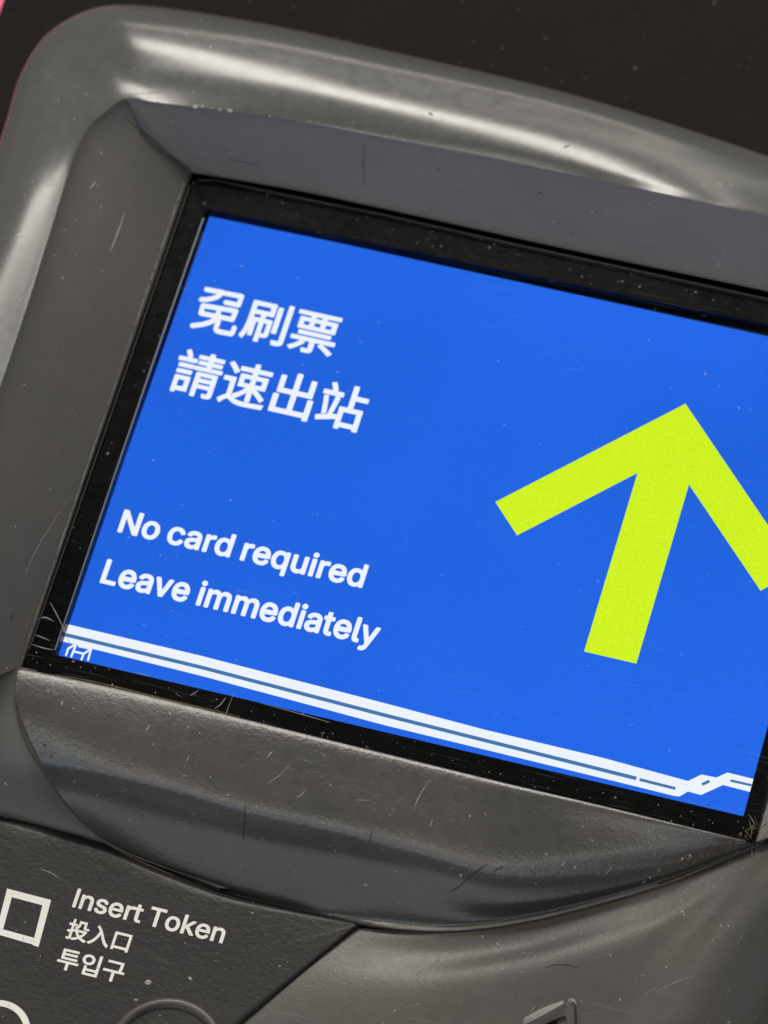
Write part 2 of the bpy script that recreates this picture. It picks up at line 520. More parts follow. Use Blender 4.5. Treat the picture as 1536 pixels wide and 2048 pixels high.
# token panel with its printing
PZ = -7.5
ptop = [(-120, 1592), (0, 1627), (110, 1660), (215, 1692), (330, 1742), (440, 1785), (560, 1815), (690, 1841), (709, 1845), (716, 1851), (708, 1860), (600, 1947), (486, 2044), (320, 2200), (-180, 2120)]


def panel_z(px, t):
    u = min(max((px - 452) / 255, 0), 1)
    return PZ - 0.5 * u * u * (1.6 - 0.6 * u) * t


pt_top = spline([Vector((x, y, 0)) for x, y in ptop[:10]], 6)
pt_bot = [(-180, 2120), (320, 2200), (486, 2044), (600, 1947), (716, 1851)]
NU, NV = len(pt_top), 26
acc = [0.0]
for i in range(1, NU):
    acc.append(acc[-1] + (pt_top[i] - pt_top[i - 1]).length)


def along(poly, k):
    ls = [math.dist(poly[i], poly[i + 1]) for i in range(len(poly) - 1)]
    d = k * sum(ls)
    for i, l_ in enumerate(ls):
        if d <= l_ or i == len(ls) - 1:
            q_ = min(d / l_, 1)
            return (poly[i][0] + (poly[i + 1][0] - poly[i][0]) * q_, poly[i][1] + (poly[i + 1][1] - poly[i][1]) * q_)
        d -= l_


pv, pf = [], []
prow = []
for j in range(NV + 1):
    v_ = j / NV
    for i in range(NU):
        k = acc[i] / acc[-1]
        bx, by = along(pt_bot, k)
        x, y = pt_top[i].x * (1 - v_) + bx * v_, pt_top[i].y * (1 - v_) + by * v_
        edge = min(v_, 1 - v_) * math.dist((pt_top[i].x, pt_top[i].y), (bx, by))
        rnd_ = 0.3 * max(0.0, 1 - edge / 7) ** 2
        pv.append(P(x, y, panel_z(x, max(0.0, 1 - edge / 210) if v_ < 0.5 else max(0.0, 1 - edge / 210) * 0.9) - rnd_))
for j in range(NV):
    for i in range(NU - 1):
        pf.append((j * NU + i, j * NU + i + 1, (j + 1) * NU + i + 1, (j + 1) * NU + i))
rim_ = [i for i in range(NU)] + [j * NU + NU - 1 for j in range(1, NV + 1)] + [NV * NU + i for i in range(NU - 2, -1, -1)] + [j * NU for j in range(NV - 1, 0, -1)]
o = len(pv)
pv += [pv[i] + Vector((0, 0, -0.003)) for i in rim_]
n = len(rim_)
pf += [(rim_[i], rim_[(i + 1) % n], o + (i + 1) % n, o + i) for i in range(n)]
surf(pv, pf)
panel = obj('token_panel', pv, pf, M['panel'], con, label='near-black grained panel with white printing')

# ------------------------------------------------------------------ display
# lettering outlines: advance, contours (thousandths)
GLYPHS = {"I":[300,[[31,0,31,57,118,57,118,452,31,452,31,509,269,509,269,452,183,452,183,57,269,57,269,0]]],"L":[393,[[60,0,60,509,125,509,125,57,361,57,361,0]]],"N":[523,[[60,0,60,509,136,509,343,183,363,151,388,107,414,55,405,54,401,108,399,157,399,195,399,509,463,509,463,0,387,0,202,290,177,331,148,381,108,452,119,454,122,384,124,328,125,291,125,0]]],"T":[449,[[32,452,32,509,417,509,417,452,257,452,257,0,193,0,193,452]]],"a":[389,[[160,-9,137,-7,115,-3,94,5,76,15,60,29,48,45,38,63,32,84,30,108,34,138,43,161,58,179,78,193,125,211,178,220,234,227,265,235,273,243,276,255,276,257,267,297,240,322,196,331,149,322,118,301,100,274,41,291,51,313,64,331,79,346,95,358,114,368,133,375,194,384,239,379,286,360,306,343,322,320,330,301,335,278,337,251,337,0,277,0,277,52,272,52,252,25,215,1],[170,45,202,49,228,59,248,74,263,93,272,115,276,138,276,190,259,182,231,176,200,171,175,168,134,159,103,139,95,124,92,105,102,72,130,52]]],"c":[396,[[207,-8,174,-5,144,3,117,16,93,35,72,58,56,85,44,116,37,150,34,187,37,225,44,260,56,291,72,318,93,341,117,360,144,374,174,382,207,384,260,377,305,356,340,322,362,277,303,262,290,289,270,311,242,325,207,330,184,328,163,321,145,310,130,296,118,278,108,258,102,236,98,212,96,187,98,163,102,139,108,117,118,97,130,80,145,66,163,55,184,49,207,46,243,52,271,66,292,89,304,117,363,102,341,56,306,21,261,-1]]],"d":[424,[[195,-8,165,-6,137,3,111,16,89,34,70,57,55,84,43,116,36,151,34,189,36,227,43,261,55,293,70,320,89,342,112,361,137,374,165,382,196,384,228,381,253,373,287,346,306,319,311,319,311,509,372,509,372,0,313,0,313,59,307,59,287,31,252,4,227,-5],[205,47,226,49,246,55,263,65,278,78,290,95,299,115,306,138,310,162,312,189,310,216,306,241,300,263,290,282,278,299,263,312,246,322,227,328,205,330,182,328,162,322,145,311,130,298,118,281,108,261,102,239,98,215,96,189,98,163,102,139,109,117,118,97,130,80,145,66,162,55,182,49]]],"e":[404,[[212,-8,177,-5,145,3,117,16,92,35,72,58,56,85,44,116,37,150,34,187,36,224,44,258,55,290,71,317,91,340,115,359,142,373,172,382,205,384,266,374,285,366,303,355,319,341,334,324,347,305,357,282,365,256,370,227,371,194,371,169,75,169,75,221,338,221,310,202,308,226,304,248,298,269,283,294,263,314,237,326,205,330,183,328,164,323,146,313,125,294,109,270,99,241,96,211,96,178,98,151,102,127,110,106,121,88,135,73,151,61,169,53,190,48,212,46,254,53,285,73,306,105,365,91,353,63,335,39,320,26,302,14,283,4,261,-3,237,-7]]],"i":[167,[[53,0,53,379,114,379,114,0],[84,443,67,446,54,455,44,468,41,483,44,499,54,512,67,521,84,524,100,521,114,512,123,499,126,483,123,468,114,455,100,446]]],"k":[381,[[110,137,110,212,121,212,284,379,360,379,184,199,177,199],[53,0,53,509,114,509,114,0],[294,0,148,186,191,229,372,0]]],"l":[189,[[139,-2,112,0,91,8,74,20,62,37,55,59,53,84,53,509,114,509,114,99,120,62,130,54,146,52,160,53,170,54,181,3,162,-1]]],"m":[610,[[53,0,53,379,112,379,112,295,108,295,118,323,132,346,172,376,219,386,245,383,268,375,287,361,303,342,314,320,321,295,312,295,322,321,337,343,381,375,437,386,458,385,478,380,497,372,514,361,529,346,541,328,550,307,555,283,557,255,557,0,496,0,496,254,493,279,485,298,473,313,447,326,419,330,395,328,374,320,345,290,335,247,335,0,274,0,274,260,269,288,253,311,229,326,199,330,158,320,140,307,126,289,117,266,114,238,114,0]]],"n":[410,[[114,227,114,0,53,0,53,379,112,379,112,287,102,287,116,319,132,344,152,362,175,374,200,382,227,384,252,383,275,377,295,369,313,356,328,340,341,321,350,298,355,271,357,240,357,0,296,0,296,235,293,263,286,286,273,304,256,318,235,326,210,329,184,326,161,317,141,303,126,283,117,257]]],"o":[415,[[207,-8,174,-5,144,3,117,16,93,35,72,58,56,85,44,116,37,150,34,187,37,225,44,260,56,291,72,318,93,341,117,360,144,374,174,382,207,384,241,382,271,374,299,360,323,341,343,318,359,291,371,260,379,225,381,187,379,150,371,116,359,85,343,58,323,35,299,16,271,3,241,-5],[207,46,231,49,252,55,270,66,285,80,298,97,307,117,314,139,318,163,319,187,318,212,314,236,307,258,298,278,285,296,270,310,252,321,231,328,207,330,184,328,163,321,145,310,130,296,118,278,108,258,102,236,98,212,96,187,98,163,102,139,108,117,118,97,130,80,145,66,163,55,184,49]]],"q":[424,[[372,-143,311,-143,311,59,306,59,287,31,252,4,227,-5,195,-8,165,-6,137,3,111,16,89,34,70,57,55,84,43,116,36,151,34,189,36,227,43,261,55,293,70,320,89,342,112,361,137,374,165,382,196,384,228,381,253,373,287,346,307,319,313,319,313,379,372,379],[205,47,226,49,246,55,263,65,278,78,290,95,299,115,306,138,310,162,312,189,310,216,306,241,300,263,290,282,278,299,263,312,246,322,227,328,205,330,182,328,162,322,145,311,130,298,118,281,108,261,102,239,98,215,96,189,98,163,102,139,109,117,118,97,130,80,145,66,162,55,182,49]]],"r":[259,[[53,0,53,379,112,379,112,321,115,321,130,347,152,367,171,377,191,383,213,385,229,384,243,384,243,322,230,324,207,326,182,323,159,315,140,301,126,284,117,262,114,237,114,0]]],"s":[365,[[182,-8,157,-7,133,-3,112,3,93,12,76,24,62,38,50,54,41,73,36,94,94,107,105,79,124,60,150,49,181,45,206,47,227,53,244,62,262,81,268,103,265,121,254,136,237,147,212,155,149,170,118,180,92,192,72,208,58,227,50,249,47,274,49,295,55,314,65,332,79,347,95,360,115,370,137,378,161,383,187,384,212,383,234,379,254,372,279,358,299,339,324,290,268,277,258,298,243,316,219,328,187,333,156,329,131,317,114,299,109,277,112,258,124,243,172,223,229,209,261,200,287,187,306,171,320,153,328,131,331,107,329,85,323,65,312,47,298,31,281,18,260,6,236,-2,210,-7]]],"t":[227,[[204,379,204,327,6,327,6,379],[65,471,126,471,126,98,128,76,136,61,150,53,170,50,185,51,202,54,213,2,192,-3,168,-4,138,-1,113,7,92,21,77,41,68,64,65,93]]],"u":[410,[[182,-5,158,-3,135,2,115,11,97,23,82,39,69,59,60,82,54,109,53,139,53,379,114,379,114,144,116,117,124,94,137,75,154,61,175,53,200,50,226,53,249,62,268,77,283,97,293,122,296,153,296,379,357,379,357,0,298,0,298,92,307,92,294,60,277,35,257,17,234,5,209,-3]]],"v":[389,[[163,0,17,379,84,379,165,155,187,87,206,21,184,21,203,87,224,155,305,379,371,379,226,0]]],"y":[389,[[47,-139,61,-86,71,-87,104,-89,130,-74,151,-36,163,-1,17,379,84,379,165,155,187,87,206,21,184,21,202,87,224,155,305,379,371,379,204,-58,177,-107,139,-136,91,-145,65,-143]]],"免":[1000,[[332,843,294,781,246,715,187,649,119,586,41,528,60,512,80,493,95,473,154,518,154,277,423,277,388,204,337,138,266,80,172,32,52,-7,68,-26,84,-49,95,-71,230,-24,333,36,411,106,466,187,504,277,548,277,548,43,558,-19,596,-51,671,-60,839,-60,906,-45,941,9,956,119,932,126,908,136,887,148,881,58,865,17,833,8,679,8,645,10,629,21,625,44,625,277,877,277,877,588,583,588,621,635,656,685,686,734,635,767,622,764,374,764,414,827],[230,588,329,701,580,701,554,661,525,623,495,588],[228,520,466,520,461,459,453,401,443,345,228,345],[545,520,799,520,799,345,521,345,531,401,539,460]]],"入":[1000,[[295,755,356,706,409,651,456,591,409,430,347,289,266,168,164,67,41,-13,110,-73,223,6,319,101,399,213,465,343,517,491,580,367,643,243,715,125,807,18,927,-70,935,-42,950,-11,964,15,802,153,693,318,603,494,497,667,341,819]]],"出":[1000,[[104,341,104,-21,814,-21,814,-78,895,-78,895,341,814,341,814,54,539,54,539,404,855,404,855,750,774,750,774,477,539,477,539,839,457,839,457,477,228,477,228,749,150,749,150,404,457,404,457,54,187,54,187,341]]],"刷":[1000,[[647,736,647,173,718,173,718,736],[847,821,847,20,843,3,826,-2,693,-1,718,-79,786,-78,840,-74,878,-64,902,-47,916,-21,920,20,920,821],[192,417,192,30,250,30,250,353,346,353,346,-78,411,-78,411,353,515,353,515,111,513,101,503,98,430,99,439,80,447,58,451,37,494,38,527,42,552,50,568,64,576,84,578,110,578,417,515,417,411,417,411,520,574,520,574,783,106,783,106,445,105,356,100,260,87,162,65,68,29,-18,86,-61,125,32,150,136,165,244,172,349,174,445,174,520,346,520,346,417],[174,715,503,715,503,588,174,588]]],"口":[1000,[[127,735,127,-55,205,-55,205,30,796,30,796,-51,876,-51,876,735],[205,107,205,660,796,660,796,107]]],"投":[1000,[[183,840,183,638,46,638,46,568,183,568,183,351,34,311,56,238,183,276,183,15,178,1,163,-4,60,-3,83,-72,143,-71,188,-68,220,-59,241,-44,252,-20,256,15,256,298,360,329,350,398,256,371,256,568,381,568,381,638,256,638,256,840],[473,804,473,694,470,650,460,605,438,560,400,517,343,478,393,423,456,469,500,522,527,578,540,636,544,692,544,734,719,734,719,574,725,513,751,479,804,469,889,469,944,474,937,539,887,534,810,534,794,543,791,572,791,804],[787,328,745,256,692,192,631,136,570,193,519,257,478,328],[376,398,376,328,418,328,404,323,430,271,459,221,493,175,529,132,569,93,518,64,465,39,410,18,354,1,296,-13,311,-34,325,-59,334,-82,397,-65,458,-43,517,-18,575,11,629,44,679,12,732,-17,788,-43,848,-64,911,-81,924,-58,941,-33,959,-12,900,2,844,19,790,40,740,64,693,92,742,138,787,190,827,247,861,310,889,380,840,401,826,398]]],"票":[1000,[[646,107,698,76,751,43,803,8,848,-26,884,-56,942,-11,904,19,857,51,805,84,751,116,700,145],[175,365,175,305,827,305,827,365],[271,148,235,111,193,75,145,41,95,11,44,-14,102,-64,153,-35,205,0,255,39,301,81,341,124],[54,236,54,173,463,173,463,2,460,-10,445,-14,327,-13,351,-81,415,-80,464,-77,500,-69,524,-55,536,-33,539,0,539,173,949,173,949,236],[125,661,125,430,881,430,881,661,646,661,646,738,929,738,929,800,65,800,65,738,347,738,347,661],[416,738,575,738,575,661,416,661],[195,604,347,604,347,488,195,488],[416,604,575,604,575,488,416,488],[646,604,807,604,807,488,646,488]]],"站":[1000,[[58,652,58,582,447,582,447,652],[98,525,111,454,124,378,134,303,142,231,146,167,209,178,204,242,195,314,185,389,172,464,158,536],[175,815,202,764,226,709,243,662,311,686,294,732,269,785,240,835],[330,549,321,470,309,384,295,297,280,215,264,144,47,95,65,20,443,116,436,185,328,159,343,227,359,303,374,382,388,461,400,535],[467,362,467,-79,540,-79,540,-31,842,-31,842,-75,918,-75,918,362,706,362,706,561,960,561,960,633,706,633,706,841,629,841,629,362],[540,39,540,291,842,291,842,39]]],"請":[1000,[[81,538,81,478,366,478,366,538],[81,406,81,347,366,347,366,406],[41,670,41,608,399,608,399,670],[151,814,179,769,205,722,224,680,283,715,263,756,236,801,207,844],[646,840,646,773,434,773,434,715,646,715,646,655,460,655,460,600,646,600,646,534,408,534,408,476,959,476,959,534,718,534,718,600,922,600,922,655,718,655,718,715,936,715,936,773,718,773,718,840],[827,360,827,289,554,289,554,360],[484,417,484,-78,554,-78,554,109,827,109,827,0,824,-11,811,-15,711,-15,721,-35,729,-57,733,-77,789,-77,833,-74,864,-67,884,-53,894,-31,897,0,897,417],[554,235,827,235,827,162,554,162],[81,273,81,-67,144,-67,144,-19,372,-19,372,273],[144,210,307,210,307,44,144,44]]],"速":[1000,[[68,760,126,702,181,641,223,587,283,632,240,685,184,744,125,799],[266,483,48,483,48,413,194,413,194,100,146,76,95,38,42,-9,89,-72,141,-15,190,27,231,43,257,35,289,14,327,-11,371,-31,419,-45,473,-55,533,-60,600,-61,941,-50,945,-26,953,1,962,24,898,18,826,14,750,10,674,8,602,7,540,8,483,11,431,19,385,31,344,50,266,97],[428,528,587,528,587,400,428,400],[660,528,827,528,827,400,660,400],[587,839,587,736,318,736,318,671,587,671,587,588,358,588,358,340,554,340,515,290,468,242,416,200,362,163,306,135,355,78,405,108,454,144,502,187,547,233,587,283,587,49,660,49,660,281,711,243,760,204,806,165,847,128,880,95,928,145,891,181,845,220,793,261,738,302,684,340,899,340,899,588,660,588,660,671,945,671,945,736,660,736,660,839]]],"구":[920,[[50,380,50,311,415,311,415,-79,498,-79,498,311,867,311,867,380,735,380,747,454,755,520,758,581,760,637,760,689,760,768,152,768,152,701,678,701,678,689,678,637,676,581,672,520,664,454,650,380]]],"입":[920,[[708,827,708,341,791,341,791,827],[209,296,209,-66,791,-66,791,296,709,296,709,187,290,187,290,296],[290,121,709,121,709,2,290,2],[306,784,229,774,164,746,114,702,81,644,70,575,81,506,114,449,164,405,229,377,306,367,383,377,448,405,498,449,531,506,542,575,531,644,498,702,448,746,383,774],[306,714,386,696,441,647,461,575,441,503,386,454,306,436,226,454,171,503,151,575,171,647,226,696]]],"투":[920,[[49,280,49,211,417,211,417,-78,499,-78,499,211,869,211,869,280],[159,785,159,372,777,372,777,439,240,439,240,548,746,548,746,614,240,614,240,718,767,718,767,785]]]}
GZ = 3.0
disp = slab('display_module', [(100, 395), (400, 395), (1830, 700), (1540, 1760), (60, 1360)], -4.0, -1.0, M['frame'], con)
SURF_V.clear() if False else None


def quad(a, b, c, d):
    return [a, b, c, d]


# lit panel: left and top edges are its own, right and bottom run under the border
lit_bl = (112, 1310)
dxl = (112 - 420) / 880.0
lit = [(420, 430), (1768, 723), (1495, 1660), (102, 1339)]
screen = flat('lit_screen', lit, 0.0, M['blue'], con, label='lit bright blue screen')


def hexgrid_none():
    pass


def uv(px, py, z):
    p = P(px, py, z)
    return p.x, p.y


GLYPHS["I"] = [167, [[53, 0, 53, 509, 114, 509, 114, 0]]]


def ink(body, bold, space):
    """flat triangles of a line of lettering, strokes thickened by stacked shifted copies"""
    base, fs = [], []
    for layer in range(3):
        c = bpy.data.curves.new('ink', 'CURVE')
        c.dimensions = '2D'
        c.fill_mode = 'BOTH'
        x = 0
        for ch in body:
            if ch == ' ':
                x += 150 + space
                continue
            adv, conts = GLYPHS[ch]
            for k, f in enumerate(conts):
                if layer != (k if ch in 'tk' else 0):
                    continue
                sp = c.splines.new('POLY')
                n = len(f) // 2
                sp.points.add(n - 1)
                for i in range(n):
                    sp.points[i].co = ((f[2 * i] + x) / 1000, f[2 * i + 1] / 1000, 0, 1)
                sp.use_cyclic_u = True
            x += adv + space
        if not c.splines:
            continue
        tmp = bpy.data.objects.new('ink', c)
        COL.objects.link(tmp)
        bpy.context.view_layer.update()
        me = bpy.data.meshes.new_from_object(tmp.evaluated_get(bpy.context.evaluated_depsgraph_get()))
        bpy.data.objects.remove(tmp)
        o = len(base)
        base += [(v.co.x, v.co.y, layer * 0.00004) for v in me.vertices]
        fs += [tuple(i + o for i in p.vertices) for p in me.polygons]
        bpy.data.meshes.remove(me)
    v, f = [], []
    steps = [(0, 0)] + [(math.cos(k * math.pi / 5) * bold, math.sin(k * math.pi / 5) * bold) for k in range(10)]
    for k, (dx, dy) in enumerate(steps):
        o = len(v)
        v += [Vector((p[0] + dx, p[1] + dy, p[2] + k * 0.000003)) for p in base]
        f += [tuple(i + o for i in q) for q in fs]
    return v, f


def fit_text(name, body, z, left, right, top, bottom, mat, parent, bold, space=0):
    """flat lettering squeezed into the box given by four ink points in the photo"""
    v, f = ink(body, bold, space)
    xs = [p.x for p in v]
    ys = [p.y for p in v]
    ax, bx, ay, by = min(xs), max(xs), min(ys), max(ys)
    x0, x1 = uv(*left, z)[0], uv(*right, z)[0]
    y1, y0 = uv(*top, z)[1], uv(*bottom, z)[1]
    zz = Z0 + z * MM
    v = [Vector(((p.x - ax) / (bx - ax) * (x1 - x0) + x0, (p.y - ay) / (by - ay) * (y1 - y0) + y0, zz + p.z)) for p in v]
    return obj(name, v, f, mat, parent, smooth=False)


LZ = 0.05


def brush(name, strokes, wpx, z, mat, parent):
    """round-ended flat strokes along pixel centre lines"""
    v, f = [], []
    lv = 0
    for pts in strokes:
        for i, (x, y) in enumerate(pts):
            zz = z + lv * 0.003
            lv += 1
            o = len(v)
            v += [P(x + math.cos(a * math.pi / 6) * wpx / 2, y + math.sin(a * math.pi / 6) * wpx / 2, zz) for a in range(12)]
            f.append(tuple(range(o, o + 12)))
            if i:
                px, py = pts[i - 1]
                d = Vector((x - px, y - py)).normalized() * (wpx / 2)
                zz = z + lv * 0.003
                lv += 1
                o = len(v)
                v += [P(px - d.y, py + d.x, zz), P(px + d.y, py - d.x, zz), P(x + d.y, y - d.x, zz), P(x - d.y, y + d.x, zz)]
                f.append((o, o + 1, o + 2, o + 3))
    return obj(name, v, f, mat, parent, smooth=False)


def zc(ox, oy, k, *pts):
    return [(ox + x / k, oy + y / k) for x, y in pts]


ZA = (370, 560, 11.815)
brush('lettering', [zc(*ZA, (510, 225), (900, 295)), zc(*ZA, (880, 310), (760, 400), (640, 440), (500, 462), (385, 462)),
                    zc(*ZA, (965, 318), (1340, 388), (1265, 595), (965, 530)), zc(*ZA, (425, 605), (1205, 735), (1115, 935), (375, 785), (425, 605)),
                    zc(*ZA, (805, 680), (770, 870)), zc(*ZA, (760, 870), (690, 950), (600, 995), (420, 1050), (175, 1078)),
                    zc(*ZA, (790, 970), (725, 1150), (745, 1200), (800, 1220), (1085, 1275), (1115, 1250), (1165, 1130))], 10.0, LZ, M['white'], screen)
fit_text('lettering', '刷票', LZ, (476, 671), (689, 634), (506, 595), (660, 717), M['white'], screen, 0.020)
fit_text('lettering', '請速出站', LZ, (337, 774), (742, 790), (367, 695), (714, 867), M['white'], screen, 0.019)
fit_text('lettering', 'No card required', LZ, (235, 1060), (738, 1133), (241, 1015), (565, 1153), M['white'], screen, 0.023, 6)
fit_text('lettering', 'Leave immediately', LZ, (200, 1161), (761, 1262), (211, 1115), (735, 1304), M['white'], screen, 0.023, 6)
fit_text('lettering', 'Insert Token', PZ + 0.04, (141, 1821), (456, 1852), (154, 1776), (449, 1889), M['print'], panel, 0.016)
fit_text('lettering', '投入口', PZ + 0.04, (128, 1878), (268, 1865), (143, 1836), (257, 1908), M['print'], panel, 0.022)
fit_text('lettering', '투입구', PZ + 0.04, (114, 1922), (251, 1940), (127, 1894), (224, 1964), M['print'], panel, 0.020)
# the yellow arrow
mu = (0.760229, 0.137792, 0.0628737, 0.315053, 0.422221, 0.0759869)


def mpt(x, y, z=LZ):
    p = m2w((x, y, 0))
    return Vector((p.x, p.y, Z0 + z * MM))


tx, ty, aw, la, ls, ws = mu
q = math.sqrt(0.5)
yin = ty + aw * math.sqrt(2) + ws / 2
av = [(tx, ty), (tx - q * la, ty + q * la), (tx - q * la + q * aw, ty + q * la + q * aw), (tx - ws / 2, yin), (tx - ws / 2, ty + ls),
      (tx + ws / 2, ty + ls), (tx + ws / 2, yin), (tx + q * la - q * aw, ty + q * la + q * aw), (tx + q * la, ty + q * la)]
obj('arrow', [mpt(*p) for p in av], [tuple(range(9))], M['yellow'], screen, smooth=False, label='yellow-green arrow pointing up the screen')
# white line pattern along the foot of the screen
band = [(133, 1248), (400, 1311), (768, 1406), (968, 1459), (1203, 1515), (1376, 1562), (1403, 1549), (1433, 1555), (1455, 1545), (1507, 1558),
        (1501, 1584), (1446, 1570), (1402, 1590), (1376, 1583), (1359, 1593), (1349, 1592), (1236, 1564), (768, 1450), (400, 1351), (122, 1282)]
flat('line_pattern', band, LZ, M['white'], screen)


def stroke(name, pts, wpx, z, mat, parent, **kw):
    v, f = [], []
    for i, (x, y) in enumerate(pts):
        a = pts[max(i - 1, 0)]
        b = pts[min(i + 1, len(pts) - 1)]
        d = Vector((b[0] - a[0], b[1] - a[1])).normalized()
        h = wpx / 2 * (wpx and 1)
        v += [P(x - d.y * h, y + d.x * h, z), P(x + d.y * h, y - d.x * h, z)]
        if i:
            k = 2 * i
            f.append((k - 2, k - 1, k + 1, k))
    return obj(name, v, f, mat, parent, smooth=False, **kw)


for pts, wd in (([(127, 1268.5), (400, 1334), (768, 1430), (1273, 1557)], 7.5), ([(1279, 1559), (1351, 1577)], 6),
                ([(1404, 1569), (1419, 1562)], 6), ([(1461, 1561), (1503, 1570.5)], 5)):
    stroke('inner_line', pts, wd, LZ + 0.05, M['line'], screen)
# small line-drawn emblem cut off by the border at the lower left
brush('emblem', [[(132, 1310), (136.5, 1297), (151, 1289)], [(158, 1292.5), (182.5, 1297.5), (176, 1320)], [(151, 1293), (148, 1299), (142.5, 1313)],
                 [(150, 1303.5), (167.5, 1307.5), (178, 1300.5)], [(167, 1308), (163, 1319)]], 4.2, LZ, M['white'], screen)

# black border under the pane, with the aperture the lit panel shows through
BZ = 2.6


def ring_slab(name, outer, inner, z0, z1, mat, parent, zo=None):
    n = len(outer)
    v = []
    for z in (z1, z0):
        for poly in (outer, inner):
            for x, y in poly:
                p = P(x, y, z1)
                v.append(Vector((p.x, p.y, Z0 + z * MM)))
    f = []
    for i in range(n):
        j = (i + 1) % n
        f += [(i, j, n + j, n + i), (2 * n + i, 2 * n + j, 3 * n + j, 3 * n + i), (i, j, 2 * n + j, 2 * n + i), (n + i, n + j, 3 * n + j, 3 * n + i)]
    surf(v, f)
    return obj(name, v, f, mat, parent, smooth=False)


gout = [(384, 368), (392, 357), (408, 356), (1762, 650), (1776, 662), (1508, 1672), (1498, 1680), (1484, 1678), (58, 1337), (48, 1330), (48, 1316)]
gin = [(410, 420), (411, 419), (414, 418), (1738, 690), (1742, 694), (1487, 1631), (1486, 1632.5), (1485, 1632), (113, 1310), (111, 1309), (111, 1307)]
border = ring_slab('black_border', gout, gin, -1.0, BZ, M['black'], con)
# thin polished edge of the aperture
gi2 = [(x - 3, y - 2) for x, y in gin]
gasket = slab('gasket', [(300, 300), (420, 320), (1840, 620), (1560, 1730), (20, 1345)], -6.0, -4.2, M['gasket'], con)


def pane():
    n = len(gout)
    top = [P(x, y, GZ + 0.25) for x, y in gout]
    cen = sum(top, Vector()) / n
    up = [p + (cen - p).normalized() * 0.0005 + Vector((0, 0, 0)) for p in top]
    mid = [Vector((p.x, p.y, p.z - 0.0004)) for p in top]
    v = up + mid
    f = [tuple(range(n))] + [(i, (i + 1) % n, n + (i + 1) % n, n + i) for i in range(n)]
    surf(v, f[:1])
    return obj('glass_pane', v, f, M['glass'], con, smooth=False)


pane()
stroke('pane_edge', [(396, 361), (430, 360), (560, 388), (760, 428), (1000, 482), (1300, 547), (1600, 612)], 3.5, GZ + 0.3, M['edge'], con)
stroke('pane_edge', [(380, 370), (330, 515), (224, 823), (120, 1122), (58, 1300)], 2.5, GZ + 0.3, M['edge'], con)
stroke('aperture_edge', [(407, 436), (380, 512), (300, 742), (200, 1035), (110, 1300)], 3, BZ + 0.05, M['edgeblue'], con)
# ------------------------------------------------------------------ symbols on the panel
sq = [[(14, 1777), (102, 1800), (98, 1814), (11, 1791)], [(88, 1798), (102, 1801), (77, 1894), (65, 1890)],
      [(0, 1857), (69, 1876), (66, 1889), (-4, 1869)], [(11, 1790), (24, 1793), (6, 1859), (-6, 1856)]]
for k, p in enumerate(sq):
    flat('square_bar', p, PZ + 0.04 + 0.01 * (k % 2), M['print'], panel)
c0 = P(-8, 2064, PZ + 0.04)
v, f = [], []
N = 64
for i in range(N):
    a = 2 * math.pi * i / N
    for r in (0.0050, 0.0062):
        v.append(c0 + Vector((math.cos(a) * r, math.sin(a) * r, 0)))
    j = (i + 1) % N
    f.append((2 * i, 2 * i + 1, 2 * j + 1, 2 * j))
obj('printed_ring', v, f, M['print'], panel, smooth=False)
# raised round collar of the token slot
c1 = P(332, 2108, PZ)
prof = [(10.9, -0.2), (10.6, 0.5), (10.0, 0.9), (9.4, 0.8), (8.9, 0.3), (8.6, -0.9), (8.2, -1.4), (4.0, -1.5), (0.2, -1.5)]
v, f = [], []
N = 72
for i in range(N):
    a = 2 * math.pi * i / N
    for r, h in prof:
        v.append(c1 + Vector((math.cos(a) * r, math.sin(a) * r, h)) * MM)
K = len(prof)
for i in range(N):
    j = (i + 1) % N
    f += [(i * K + k, i * K + k + 1, j * K + k + 1, j * K + k) for k in range(K - 1)]
surf(v, f)
obj('slot_collar', v, f, M['body'], con)
# raised angular surround of a slot at the foot of the shell
so = [(1000, 2072), (1050, 2040), (1127, 2001), (1136, 1996), (1147, 1996), (1155, 2006), (1160, 2110), (1000, 2110)]
si = [(1050, 2070), (1072, 2056), (1122, 2034), (1128, 2032), (1131, 2032), (1134, 2038), (1137, 2100), (1050, 2100)]
sm_ = [(x + (u - x) * 0.35, y + (v_ - y) * 0.35) for (x, y), (u, v_) in zip(so, si)]
sv = []
for ln_, z in ((so, -6), (so, -3.3), (sm_, -2.2), (si, -2.6), (si, -6)):
    sv += [P(x, y, z) for x, y in ln_]
n = len(so)
sf = [(r * n + i, r * n + (i + 1) % n, (r + 1) * n + (i + 1) % n, (r + 1) * n + i) for r in range(4) for i in range(n)]
surf(sv, sf)
sur = obj('slot_surround', sv, sf, M['body'], con, smooth=False)
obj('slot_floor', [P(x, y, -3.4) for x, y in si], [tuple(range(n))], M['gasket'], con, smooth=False)

# ------------------------------------------------------------------ wear, laid on the surfaces
bvh = BVHTree.FromPolygons([tuple(v) for v in SURF_V], SURF_F)


def hit(px, py):
    loc, nor, idx, dist = bvh.ray_cast(CAMPOS, ray(px, py))
    if loc is None:
        return None, None
    if nor.dot(CAMPOS - loc) < 0:
        nor = -nor
    return loc, nor


